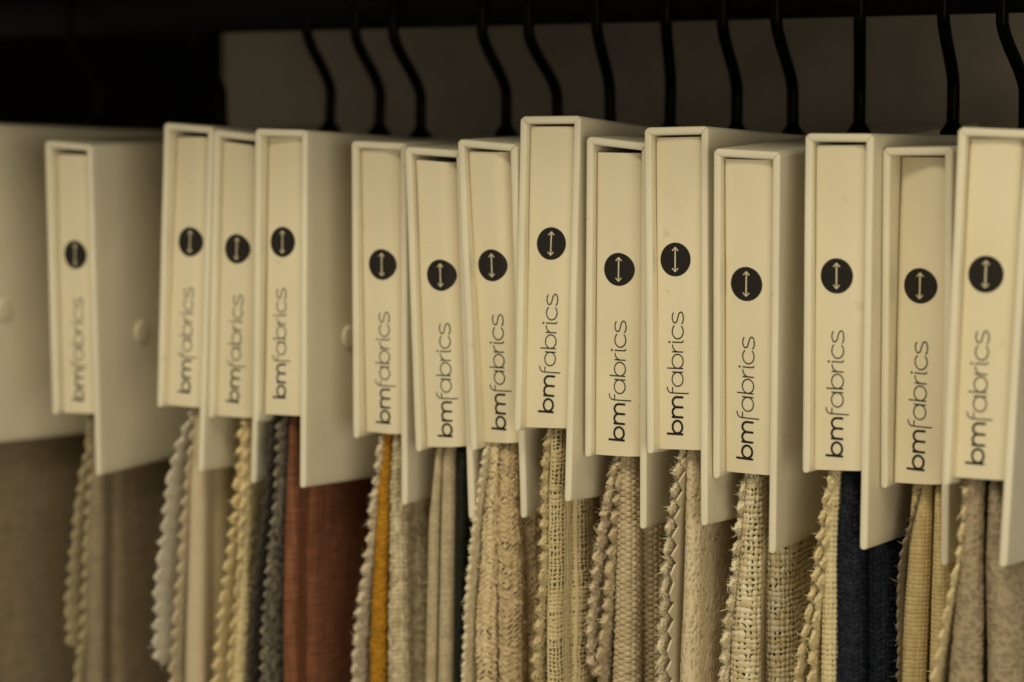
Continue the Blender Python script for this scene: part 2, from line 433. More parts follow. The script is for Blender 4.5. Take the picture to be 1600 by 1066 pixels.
def smooth_interp(z, rows, j):
    zr = np.array([r[0] for r in rows]); xr = np.array([r[j] for r in rows])
    o = np.argsort(zr); zr, xr = zr[o], xr[o]
    # carry the slope a little past both ends
    if len(zr) > 1:
        s0 = (xr[1] - xr[0]) / (zr[1] - zr[0]); s1 = (xr[-1] - xr[-2]) / (zr[-1] - zr[-2])
        zr = np.concatenate([[zr[0] - 60], zr, [zr[-1] + 25]]); xr = np.concatenate([[xr[0] - 60 * s0 * 0.3], xr, [xr[-1] + 25 * s1 * 0.5]])
    d = 7.0
    return sum(np.interp(z + k * d / 3, zr, xr) * w for k, w in zip(range(-3, 4), (1, 2, 3, 4, 3, 2, 1))) / 16.0

def fold(parent, rows, yf, tview, weave, m, seed, deep=14, dv=0.40, du=0.40, nfuzz=0, lfuzz=0.0026, wav=0.5, back=150, bump=1.0, tap=None):
    """a folded swatch: rounded vertical fold in front, two layers going back between the boards"""
    rng = np.random.default_rng(seed)
    zb = min(r[0] for r in rows) - 7
    z, nf = zrows(-104, zb, -480, dv)
    xl = smooth_interp(z, rows, 1); xr = smooth_interp(z, rows, 2)
    # the measured outline is the rounded fold's silhouette: find the fold that has it
    nr_ = 1.15 if deep <= 12 else 1.9
    h0 = (xr - xl) / 2 / math.sqrt(1 + (nr_ * tview) ** 2); c0 = (xl + xr) / 2 - nr_ * tview * h0
    if deep > 12: h0 = h0 * 1.25; c0 = c0 + h0 * 0.2
    xl, xr = c0 - h0, c0 + h0
    lim = np.clip((-z - 146) / 45, 0, 1)                  # inside the header the boards hold it in
    xr = np.minimum(xr, 23.2 + 16 * lim); xl = np.minimum(xl, xr - 2.2)
    liml = np.clip((-z - 121) / 20, 0, 1)
    xl = np.maximum(xl, 3.6 - 14 * liml); xr = np.maximum(xr, xl + 2.2)
    xc = (xl + xr) / 2 + wav * (fbm(z / 28, z * 0, seed, 2) - 0.5); hw = (xr - xl) / 2
    hm = float(np.mean(hw[:nf])); nose = hm * nr_
    nn = max(10, int(math.pi * (hm + nose) / 2 / du))
    th = np.linspace(-np.pi / 2, np.pi / 2, nn)
    prof = [(-1.0, nose + d) for d in (back, 60, 30, 15, 8, 4, 2)] + list(zip(np.sin(th), nose * (1 - np.cos(th))))
    dd = list(np.arange(du, deep, du)) + [deep + 4, deep + 12, deep + 30, back]
    prof += [(1.0, nose + d) for d in dd]
    prof = np.array(prof)
    cols = slice(7, 7 + nn + len(dd) - 4)
    tl, ta = tap or ((11.0, 0.62) if deep <= 12 else (45.0, 0.15))
    k = np.clip((prof[:, 1] - nose * 0.75) / tl, 0, 1); k = k * k * (3 - 2 * k)
    wid = prof[:, 0] * (1 - ta * k)                              # layers close up towards the back
    X = xc[:, None] + hw[:, None] * wid[None, :]
    Y = yf + np.repeat(prof[None, :, 1], len(z), 0) + 0.7 * (fbm(z / 35, z * 0 + 3, seed, 2) - 0.5)[:, None] * 2 + 4.0 * np.clip((z + 123) / 8, 0, 1)[:, None]
    Z = np.repeat(z[:, None], prof.shape[0], 1)
    P = np.stack([X, Y, Z], -1)
    mid = P[nf // 2, :, :2]; s = np.concatenate([[0], np.cumsum(np.linalg.norm(np.diff(mid, axis=0), axis=1))])
    S = np.repeat(s[None], len(z), 0) + seed * 3.7
    h, tone, hole = WEAVE[weave](S, Z, seed=seed)
    T = np.gradient(P[:, :, :2], axis=1); Nn = np.stack([T[:, :, 1], -T[:, :, 0]], -1)
    Nn = -Nn if True else Nn
    Nn /= np.linalg.norm(Nn, axis=2)[:, :, None] + 1e-12
    # outward: away from the middle of the fold
    cen = np.stack([xc[:, None] + 0 * X, np.full_like(X, yf + nose)], -1)
    sg = np.sign(((P[:, :, :2] - cen) * Nn).sum(2)); sg[sg == 0] = 1
    sgm = np.sign(np.median(sg)); Nn = Nn * sgm
    am = np.zeros(prof.shape[0]); am[cols] = 1
    P[:, :, :2] += Nn * (h * am[None] * bump)[:, :, None]
    # relief grows outward; keep the mean outline where it was measured
    P[:, :, :2] -= Nn * (float(np.mean(h)) * bump * 0.8 * am[None])[:, :, None]
    if hole is not None: hole = hole & (am[None] > 0) & (np.arange(len(z)) < nf)[:, None]
    return finish('fabric_swatch', P * MM, cols, hole, tone, m, parent, nfuzz, lfuzz, rng, fine_rows=nf)

def pinked(parent, rows, yf, tview, weave, m, seed, th=1.0, per=7.3, amp=3.8, dv=0.45, end=None, nfuzz=0, lfuzz=0.0042, ragged=0.5, curl=0.22, ztop=None, back=110):
    """one cloth leaf with a zigzag-cut front edge"""
    rng = np.random.default_rng(seed + 100)
    zb = min(r[0] for r in rows) - 8
    if end is None: z, nf = zrows(-106, zb, -480, dv)
    else: z, nf = zrows(-106, end, end, dv)
    xc = smooth_interp(z, rows, 1)
    liml = np.clip((-z - 121) / 20, 0, 1); xc = np.clip(xc, 4.2 - 16 * liml, 21.5)
    ph = (z / per + 0.35 * (fbm(z / 30, z * 0, seed, 2) - 0.5) + seed * 0.37)
    ip = np.floor(ph).astype(int); fp = ph - ip
    tri = np.abs(2 * fp - 1) * (0.6 + 0.75 * rnd(ip, ip, seed))
    if th > 1.5: tri = 0.5 * tri + 0.5 * (tri * tri * (3 - 2 * np.clip(tri, 0, 1)))
    tri = tri + ragged * (fbm(z / 0.9, z * 0 + 1, seed, 2) - 0.5)
    a = np.array([0, .12, .3, .55, .8, 1.0]) * th
    d = np.concatenate([a, np.arange(th + 0.42, 11, 0.42), [14, 20, 35, 60, back]])
    thick = np.where(d < th, th * np.sqrt(np.clip(1 - (1 - d / th) ** 2, 0, 1)), th)
    if end is not None: pass
    nd = len(d)
    dcol = np.concatenate([d[::-1], d[1:]]); side = np.concatenate([-np.ones(nd), np.ones(nd - 1)]); tk = np.concatenate([thick[::-1], thick[1:]])
    side[nd - 1] = 0
    fade = np.clip(1 - dcol / 9.0, 0, 1)
    Y = yf - 1.0 + amp * tri[:, None] * fade[None] + dcol[None] + 1.2 * (fbm(z / 40, z * 0 + 5, seed, 2) - 0.5)[:, None] + 8.0 * np.clip((z + 124) / 7, 0, 1)[:, None]
    tip = np.exp(-dcol / 2.2)
    bend = curl * (rnd(ip, ip, seed + 3) - 0.35)[:, None] * tip[None] * (1 - tri)[:, None] * 2.0
    X = xc[:, None] + side[None] * tk[None] / 2 + bend + 0.8 * (fbm(z / 22, z * 0 + 8, seed, 2) - 0.5)[:, None] + 0.035 * np.clip(dcol, 0, 60)[None] * np.sign(12 - xc)[:, None] * 0.6
    Z = np.repeat(z[:, None], len(dcol), 1)
    s = side * dcol + seed * 2.3
    S = np.repeat(s[None], len(z), 0)
    h, tone, hole = WEAVE[weave](S, Z, seed=seed)
    sd = np.where(side == 0, 0, side)
    h = h * 0.55 + (0.0 if weave == 'smooth' else 0.5) * th * (fbm(S / 0.9, Z / 0.9, seed + 11, 2) - 0.5)
    X = X + sd[None] * (h - np.mean(h)) * np.clip(tk / th, 0.3, 1)[None]
    Y = Y - tip[None] * (h - np.mean(h)) * 0.8
    P = np.stack([X, Y, Z], -1)
    if end is not None:                                              # the leaf's own rounded bottom corner
        kk = np.clip((z - end) / 7.0, 0, 1)
        P[:, :, 1] += (5.5 * (1 - kk) ** 2)[:, None]
    cols = slice(nd - 9, nd + 9)
    if hole is not None: hole = hole & (np.arange(len(z)) < nf)[:, None]
    return finish('fabric_swatch', P * MM, cols, hole, tone, m, parent, nfuzz, lfuzz, rng, fine_rows=nf)

# ------------------------------------------------------------------ header boards
HW, BT, BD = 26.5, 3.0, 215.0          # header width, board thickness, depth (mm)
LEFT_L, RIGHT_L = 122.2, 148.2

def board(name, rings, m, parent, seed=0):
    """rings: list of ((outer x,z),(inner x,z)); cross-section with a soft wrapped front edge"""
    r = 1.0
    prof = [(0.0, BD)]
    for y in (120, 60, 30, 12, 5): prof.append((0.0, y))
    for a in np.linspace(0, np.pi / 2, 6): prof.append(((1 - np.cos(a)) * 0.34, r * (1 - np.sin(a))))
    for a in np.linspace(np.pi / 2, 0, 6): prof.append((1 - (1 - np.cos(a)) * 0.34, r * (1 - np.sin(a))))
    for y in (5, 12, 30, 60, 120): prof.append((1.0, y))
    prof.append((1.0, BD))
    prof = np.array(prof); n = len(prof)
    V = []
    for (O, I) in rings:
        O = np.array(O, float); I = np.array(I, float)
        xz = O[None] * (1 - prof[:, :1]) + I[None] * prof[:, :1]
        V.append(np.stack([xz[:, 0], prof[:, 1], xz[:, 1]], 1))
    V = np.array(V)
    # board is never quite flat, its wrapped edge never quite straight
    wv = 0.22 * (fbm(V[:, :, 2] / 40, V[:, :, 1] / 60, seed, 2) - 0.5)
    V[:, :, 0] += wv
    V[:, :, 1] += 0.30 * (fbm(V[:, :, 2] / 25 + 7, V[:, :, 0] / 25, seed + 2, 2) - 0.5) * np.exp(-V[:, :, 1] / 4)
    k = len(rings); P = V.reshape(-1, 3)
    F = [grid_faces(k, n, 0, True)]
    c0, c1 = P[:n].mean(0), P[-n:].mean(0)
    P = np.vstack([P, c0, c1]); j = np.arange(n)
    F.append(np.stack([np.full(n, k * n), (j + 1) % n, j], 1))
    F.append(np.stack([np.full(n, k * n + 1), (k - 1) * n + j, (k - 1) * n + (j + 1) % n], 1))
    return P, F

RO = 2.0
def rings_left(length, slant, bl):
    zs = [-length, -length + 0.35, -length + 1.0] + list(np.linspace(-length + 4, -RO - 3, 14)) + [-RO - 1.0]
    R_ = []
    for i, z in enumerate(zs):
        sh = 0.6 if i == 0 else 0.2 if i == 1 else 0.0
        f = -z / length
        R_.append(((bl * f + sh, z + slant / 2 * (1 - f)), (BT + bl * f - sh, z + slant / 2 * (1 - f))))
    for a in np.linspace(0, np.pi / 4, 5):
        O = (RO - RO * np.cos(a), -RO + RO * np.sin(a) + slant / 2 - 0.10 * a)
        t = a / (np.pi / 4)
        R_.append((O, (BT, -RO - 1.0 + (1.0 + RO - BT) * t - 0.10 * t + slant / 2)))
    return R_
def rings_top(slant):
    L = []
    for a in np.linspace(np.pi / 4, np.pi / 2, 5):
        t = (a - np.pi / 4) / (np.pi / 4)
        L.append(((RO - RO * np.cos(a) + 0.12, -RO + RO * np.sin(a)), (BT + 0.10 + 1.2 * t, -BT)))
    mid = [((x, 0.0), (x, -BT)) for x in np.linspace(BT + 2.5, HW - BT - 2.5, 6)]
    Rr = [((HW - o[0], o[1]), (HW - i[0], i[1])) for o, i in reversed(L)]
    out = []
    for O, I in L + mid + Rr:
        out.append(((O[0], O[1] + slant * (0.5 - O[0] / HW)), (I[0], I[1] + slant * (0.5 - I[0] / HW))))
    return out
def rings_right(length, slant, br):
    out = []
    for O, I in rings_left(length, -slant, 0.0):
        f = max(0.0, -O[1] / length)
        out.append(((HW - O[0] + br * f, O[1]), (HW - I[0] + br * f, I[1])))
    return out

# ------------------------------------------------------------------ print: strokes of the lettering, (u along the word, v up) mm
def arc(cx, cy, rx, ry, a0, a1, n=22):
    t = np.radians(np.linspace(a0, a1, n)); return [(cx + rx * math.cos(x), cy + ry * math.sin(x)) for x in t]
def spline(pts, n=8):
    P = np.array([2 * np.array(pts[0]) - np.array(pts[1])] + list(pts) + [2 * np.array(pts[-1]) - np.array(pts[-2])], float)
    out = []
    for i in range(1, len(P) - 2):
        for t in np.linspace(0, 1, n, endpoint=False):
            a, b, c, d = P[i - 1:i + 3]
            out.append(tuple(0.5 * (2 * b + (c - a) * t + (2 * a - 5 * b + 4 * c - d) * t * t + (3 * b - a - 3 * c + d) * t ** 3)))
    return out + [tuple(P[-2])]
BOLD, THIN = 0.86, 0.44
STROKES = [
 (BOLD, [(0.6, 0.35), (0.6, 6.6)]), (BOLD, arc(3.25, 2.45, 2.35, 2.05, 0, 360, 40)),
 (BOLD, [(6.95, 0.35), (6.95, 4.5)]), (BOLD, [(6.95, 2.6)] + arc(8.85, 2.62, 1.88, 1.9, 180, 0) + [(10.73, 0.35)]),
 (BOLD, [(10.73, 2.6)] + arc(12.62, 2.62, 1.88, 1.9, 180, 0) + [(14.5, 0.35)]),
 (THIN, [(16.0, -2.2), (16.0, 4.9)] + arc(18.1, 4.9, 2.1, 1.95, 180, 85, 12)), (THIN, [(16.0, 4.55), (18.2, 4.55)]),
 (THIN, arc(21.2, 2.45, 2.62, 2.3, 0, 360, 44)), (THIN, [(23.9, 0.1), (23.9, 4.8)]),
 (THIN, [(25.3, 0.1), (25.3, 6.85)]), (THIN, arc(27.98, 2.45, 2.62, 2.3, 0, 360, 44)),
 (THIN, [(31.5, 0.1), (31.5, 4.8)]), (THIN, spline([(31.5, 2.6), (32.0, 3.6), (32.9, 4.35), (34.2, 4.7)])),
 (THIN, [(35.1, 4.8), (35.1, 0.9)] + arc(35.75, 0.85, 0.65, 0.7, 180, 280, 8)),
 (THIN, arc(39.15, 2.45, 2.75, 2.3, 38, 322, 36)),
 (THIN, spline([(46.2, 4.2), (45.3, 4.66), (44.0, 4.75), (42.7, 4.3), (42.35, 3.6), (42.9, 2.85), (44.2, 2.45), (45.6, 2.05), (46.45, 1.3), (46.0, 0.5), (44.4, 0.14), (43.0, 0.25), (41.95, 0.75)], 6)),
]
DOTS = [(35.1, 5.95, 0.42)]
def ribbon(pts, w):
    P = np.array(pts, float)
    d = np.concatenate([[1], np.linalg.norm(np.diff(P, axis=0), axis=1)]); P = P[d > 1e-4]
    closed = np.linalg.norm(P[0] - P[-1]) < 1e-3
    # resample long straights so that they follow a curved label
    Q = [P[0]]
    for a, b in zip(P[:-1], P[1:]):
        n = max(1, int(np.linalg.norm(b - a) / 0.8))
        for i in range(1, n + 1): Q.append(a + (b - a) * i / n)
    P = np.array(Q)
    T = np.gradient(P, axis=0)
    if closed: T[0] = T[-1] = P[1] - P[-2]
    T /= np.linalg.norm(T, axis=1)[:, None]; N = np.stack([-T[:, 1], T[:, 0]], 1)
    cap = [] 
    V = np.stack([P - N * w / 2, P + N * w / 2], 1).reshape(-1, 2)
    k = np.arange(len(P) - 1) * 2
    F = np.stack([k, k + 1, k + 3, k + 2], 1)
    tris = np.zeros((0, 3), int)
    if not closed and w > 0.6:                      # rounded ends on the bold strokes
        for p, t in ((P[0], -T[0]), (P[-1], T[-1])):
            n = np.array([-t[1], t[0]]); b = len(V)
            a = np.linspace(-np.pi / 2, np.pi / 2, 9)
            V = np.vstack([V, p[None], p + w / 2 * (np.cos(a)[:, None] * t + np.sin(a)[:, None] * n)])
            j = np.arange(8); tris = np.vstack([tris, np.stack([np.full(8, b), b + 1 + j, b + 2 + j], 1)])
    return V, F, tris
def word_mesh():
    V = np.zeros((0, 2)); Q = np.zeros((0, 4), int); T = np.zeros((0, 3), int); L = []
    for n, (w, pts) in enumerate(STROKES):
        v, q, t = ribbon(pts, w); b = len(V); L.append(np.full(len(v), n * 0.004))
        V = np.vstack([V, v]); Q = np.vstack([Q, q + b]); T = np.vstack([T, t + b])
    for u, vv, r in DOTS:
        a = np.linspace(0, 2 * np.pi, 17)[:-1]; b = len(V)
        V = np.vstack([V, [(u, vv)], np.stack([u + r * np.cos(a), vv + r * np.sin(a)], 1)]); L.append(np.full(17, 0.07))
        j = np.arange(16); T = np.vstack([T, np.stack([np.full(16, b), b + 1 + j, b + 1 + (j + 1) % 16], 1)])
    return V, Q, T, np.concatenate(L)
WORD = word_mesh()

# label corners (x,z): TL, TR, BL, BR ; dot centre ; word end top, word start bottom (all mm in the header's own frame) ; roundness of the right side ; bow
LABEL = {
 0: ((3.5, -4), (22.5, -4), (4, -121), (22.5, -120.5), (13, -49.5), (13, -69), (12.8, -115.8), 1.0),
 1: ((4.8, -5.4), (22.4, -5.4), (3.6, -121.6), (22.8, -120.8), (13.8, -49.9), (14.0, -69.1), (12.9, -115.9), 0.6),
 2: ((5.4, -5.4), (23.1, -5.0), (4.1, -121.4), (22.5, -121.2), (14.3, -50.2), (13.4, -69.8), (13.3, -115.7), 2.0),
 3: ((3.4, -4.2), (22.8, -5.5), (3.8, -121.5), (22.5, -121), (12.4, -49.4), (12.8, -68.9), (11.9, -115.4), 5.0),
 4: ((5.3, -3.0), (22.4, -3.3), (3.6, -118.8), (22.6, -118.8), (12.8, -46.7), (11.4, -65.9), (11.5, -112.1), 0.5),
 5: ((3.3, -3.2), (23.3, -3.4), (5.0, -120.0), (23.2, -119.9), (13.4, -50.1), (13.4, -69.5), (13.7, -116.1), 3.6),
 6: ((3.3, -4.4), (23.2, -6.0), (4.1, -120.8), (23.2, -119.9), (13.6, -50.7), (13.7, -70.0), (13.3, -116.5), 5.5),
 7: ((3.4, -3.8), (23.2, -4.4), (6.4, -120.0), (23.2, -119.1), (12.7, -48.7), (13.6, -68.0), (13.4, -114.6), 6.0),
 8: ((3.3, -3.9), (23.0, -4.0), (4.4, -121.0), (23.0, -120.4), (14.0, -49.2), (14.2, -68.6), (13.5, -115.1), 0.4),
 9: ((3.4, -5.0), (23.2, -5.0), (3.5, -121.6), (23.0, -121.2), (13.4, -49.4), (13.4, -69.0), (13.1, -115.8), 3.0),
 10: ((3.6, -3.8), (22.3, -3.9), (4.4, -120.8), (22.5, -120.5), (11.9, -49.4), (11.9, -68.9), (11.6, -115.5), 0.4),
 11: ((3.4, -3.6), (22.4, -3.5), (4.5, -120.3), (22.9, -119.7), (12.7, -49.2), (12.8, -68.6), (12.5, -115.1), 0.4),
 12: ((3.3, -4.2), (22.6, -4.1), (3.9, -121.4), (23.0, -120.4), (12.2, -50.8), (12.0, -70.3), (12.2, -116.3), 0.4),
 13: ((6.0, -3.7), (23.1, -3.7), (4.2, -120.7), (22.6, -120.0), (13.7, -49.3), (13.6, -69.0), (12.8, -115.8), 3.0),
 14: ((3.6, -3.4), (22.3, -3.4), (4.0, -119.8), (22.6, -119.2), (11.9, -49.5), (10.9, -68.7), (11.5, -114.9), 0.5),
}

def make_label(parent, k):
    TL, TR, BL, BR, dot, wt, wb, rnd_ = LABEL[k]
    TL = (TL[0] + 0.25, TL[1]); BL = (BL[0] + 0.2, BL[1]); TR = (min(TR[0], 22.75), TR[1]); BR = (min(BR[0], 22.85), BR[1])
    Y0 = 2.2
    tv_ = (479.0 - POSE[k][0]) / (803.5 + POSE[k][1])
    dT = min(8.0, max(0.0, (TL[0] - 3.55) / tv_)); dB = min(8.0, max(0.0, (BL[0] - 3.55) / tv_))   # the insert sits deeper along the left board
    TL = (min(TL[0], 3.55), TL[1]); BL = (min(BL[0], 3.55), BL[1])
    def front(tu, x, z, v):
        """depth of the label's face: bows a little, rounds away to the right"""
        b = 0.35 * (1 - (2 * tu - 1) ** 2) * -1
        rr = max(0.0, (tu - 0.55) / 0.45) ** 2.2 * rnd_
        return Y0 + 0.3 + b + rr + (dT * (1 - v) + dB * v) * (1 - tu)
    tu = np.concatenate([np.linspace(0, 1, 22)])
    tv = np.linspace(0, 1, 26)
    cols = []
    V = []
    for v in tv:
        l = np.array(TL) * (1 - v) + np.array(BL) * v; r = np.array(TR) * (1 - v) + np.array(BR) * v
        wob = 0.25 * (float(fbm(v * 4.0, 0.3, k, 2)) - 0.5)
        dl = dT * (1 - v) + dB * v
        row = [(l[0] + 0.5, 30.0, l[1]), (l[0] + 0.35, 8.0 + dl, l[1]), (l[0] + 0.12, Y0 + dl + 1.6, l[1]), (l[0] + 0.02, Y0 + dl + 0.85, l[1])]
        for u in tu:
            p = l * (1 - u) + r * u
            e = 0.35 * max(0, 1 - u / 0.03) + 0.35 * max(0, (u - 0.97) / 0.03)
            row.append((p[0] + wob, front(u, *p, v) + e, p[1]))
        rr = rnd_
        row += [(r[0] + wob, Y0 + rr + 1.0, r[1]), (r[0] - 0.1, Y0 + rr + 2.2, r[1]), (r[0] - 0.3, 9.5, r[1]), (r[0] - 0.4, 24.0, r[1])]
        V.append(row)
    V = np.array(V)
    o = mesh_np('label_insert', V.reshape(-1, 3) * MM, grid_faces(V.shape[0], V.shape[1]), M_LABEL, parent)
    so = o.modifiers.new('thickness', 'SOLIDIFY'); so.thickness = 0.0005; so.offset = 1.0
    es = o.modifiers.new('crisp', 'EDGE_SPLIT'); es.split_angle = R(55); es.use_edge_sharp = False
    def on_face(x, z, lift):
        v = np.clip((z - TL[1]) / (BL[1] - TL[1]), 0, 1)
        l = TL[0] * (1 - v) + BL[0] * v; r = TR[0] * (1 - v) + BR[0] * v
        u = np.clip((x - l) / (r - l), 0, 1)
        x = x - (dT * (1 - v) + dB * v) * (1 - u) * tv_ * 0.8
        u = np.clip((x - l) / (r - l), 0, 1)
        y = Y0 + 0.3 - 0.35 * (1 - (2 * u - 1) ** 2) + np.maximum(0, (u - 0.55) / 0.45) ** 2.2 * rnd_ + (dT * (1 - v) + dB * v) * (1 - u)
        return np.stack([x, y - lift, z], -1) * MM
    # black dot
    th = np.linspace(0, 2 * np.pi, 57)[:-1]; rad = np.linspace(0.02, 6.32, 9)
    Dv = np.array([[(dot[0] + q * math.cos(t), dot[1] + q * math.sin(t)) for t in th] for q in rad])
    P = on_face(Dv[:, :, 0], Dv[:, :, 1], 0.10).reshape(-1, 3)
    mesh_np('dot', P, grid_faces(9, 56, 0, True), M_INK, o)
    # double arrow reversed out of the dot
    vv = np.zeros((0, 2)); qq = np.zeros((0, 4), int); ll = np.zeros(0)
    for n, (pts, w) in enumerate([([(0, -4.5), (0, 4.5)], 0.56), ([(-1.25, 3.25), (0, 4.6)], 0.42), ([(1.25, 3.25), (0, 4.6)], 0.42), ([(-1.25, -3.25), (0, -4.6)], 0.42), ([(1.25, -3.25), (0, -4.6)], 0.42)]):
        v, q, t = ribbon(pts, w); qq = np.vstack([qq, q + len(vv)]); vv = np.vstack([vv, v]); ll = np.concatenate([ll, np.full(len(v), 0.15 + 0.01 * n)])
    tilt = (wt[0] - wb[0]) / 46.7
    ax = dot[0] + vv[:, 0] + vv[:, 1] * tilt; az = dot[1] + vv[:, 1]
    mesh_np('arrow', on_face(ax, az, ll), qq, M_REV, o)
    # lettering reads upwards: along = from the bottom point to the top point, letter-up = towards the left board
    wv, wq, wtri, lift = WORD
    L = wt[1] - wb[1]; al = np.array([(wt[0] - wb[0]) / L, 1.0]); sc = L / 46.6
    up = np.array([-1.0, (wt[0] - wb[0]) / L])
    base = np.array([wb[0] + 3.45, wb[1]])
    xz = base[None] + wv[:, :1] * sc * al[None] + wv[:, 1:] * up[None]
    mesh_np('lettering', on_face(xz[:, 0], xz[:, 1], 0.09 + lift), [wq, wtri], M_INK, o, smooth=False)
    return o

# ------------------------------------------------------------------ hook
def make_hook(parent, k, yaw_deg, base_world_z):
    zc = (RAIL_Z + RAIL_R - 0.022 + 0.0027) / MM - base_world_z / MM       # centre of the hook's arch, measured from the header's top
    A = 22.0
    pts = [(0, -0.5), (0, 4), (0, 10), (0, 16), (0, 19.5)]
    z0, z1 = 19.5, max(34.0, min(46.0, zc - 2))
    for t in np.linspace(0.08, 1, 12):
        f = t * t * (3 - 2 * t); f = 0.35 * t + 0.65 * f
        pts.append((-A * f, z0 + (z1 - z0) * t))
    if zc > z1 + 0.6: pts.append((-A, zc - 0.3))
    for a in np.linspace(178, 12, 24): pts.append((A * math.cos(R(a)), zc + A * math.sin(R(a))))
    P = np.array([(0.0, y, z) for y, z in pts])
    rad = np.full(len(P), 2.5); rad[-1] = 1.6
    c, s = math.cos(R(yaw_deg)), math.sin(R(yaw_deg))
    Rz = np.array([[c, -s, 0], [s, c, 0], [0, 0, 1]])
    V, F = tube(P, rad, 14)
    V = V @ Rz.T + np.array([HW / 2, 109.0 + (7.0 if k == 1 else 0.0), 0])
    h = mesh_np('hook', V * MM, F, M_PLASTIC, parent)
    fp = [(0, -0.2), (0, 0.2), (0, 1.6), (0, 3.2), (0, 4.8), (0, 6.0)]
    V, F = tube([(0, y, z) for y, z in fp], [7.0, 7.2, 6.6, 5.0, 3.6, 3.0], 20)
    V[:, 0] *= 0.72
    V = V @ Rz.T + np.array([HW / 2, 109.0 + (7.0 if k == 1 else 0.0), 0])
    mesh_np('hook_foot', V * MM, F, M_PLASTIC, h)
    return h

def make_rivet(parent, br):
    th = np.linspace(0, 2 * np.pi, 29)[:-1]
    prof = [(5.0, -0.15), (5.0, 0.45), (4.7, 0.85), (4.1, 1.05), (2.4, 1.15), (0.05, 1.18)]
    V = np.array([[(HW + br * 0.58 + h, 31.8 + r * math.cos(t), -86.8 + r * math.sin(t)) for t in th] for r, h in prof])
    return mesh_np('rivet', V.reshape(-1, 3) * MM, grid_faces(len(prof), 28, 0, True), M_RIVET, parent)

# ------------------------------------------------------------------ where each hanger hangs (x, y, z mm; tilt, roll, turn degrees; top slant, left board, right board out of true mm)
POSE = {0:(-322.0,0.0,-1.1, -1.54,0.00,-3.0, 1.0,0.0,0.0),
 1:(-250.2,8.8,-10.9, 2.22,0.56,1.76, 1.6,-0.4,-0.1),
 2:(-183.4,9.8,-2.8, -1.77,1.18,1.56, 1.3,0.4,-0.5),
 3:(-156.6,9.8,-6.0, -0.72,1.51,0.96, 1.8,0.4,0.1),
 4:(-129.8,3.6,-5.3, -2.11,-0.93,1.00, 1.0,-0.8,-0.2),
 5:(-84.3,8.1,-10.1, 1.21,0.58,2.56, 0.8,0.3,-0.1),
 6:(-53.8,1.8,-13.0, 1.94,-1.04,2.58, 2.0,0.2,0.5),
 7:(-27.0,-1.1,-10.2, 1.84,-1.11,2.12, 2.5,1.4,-0.3),
 8:(-0.0,1.8,-0.0, -3.43,-0.44,2.17, -0.0,0.6,-0.0),
 9:(30.1,0.6,-8.9, 0.89,0.55,1.16, 2.4,0.1,0.6),
 10:(56.9,-3.0,-4.5, -1.91,-1.64,0.93, 0.2,0.7,-0.6),
 11:(89.2,-9.9,-12.4, 3.10,1.18,0.98, 0.7,0.3,-0.2),
 12:(125.1,-9.0,-6.6, -0.10,-0.11,-0.86, 0.2,0.4,-0.1),
 13:(152.0,-2.2,-11.3, 1.15,-0.01,-0.87, -0.3,0.1,0.0),
 14:(186.3,-19.0,-4.6, -2.88,0.96,0.86, 0.6,0.7,-1.2)}

HOOK_TURN = {0: 0, 1: 3, 2: 1, 3: 0, 4: -2, 5: 0, 6: -4, 7: 14, 8: 18, 9: 8, 10: 6, 11: 21, 12: 10, 13: -4, 14: 5}

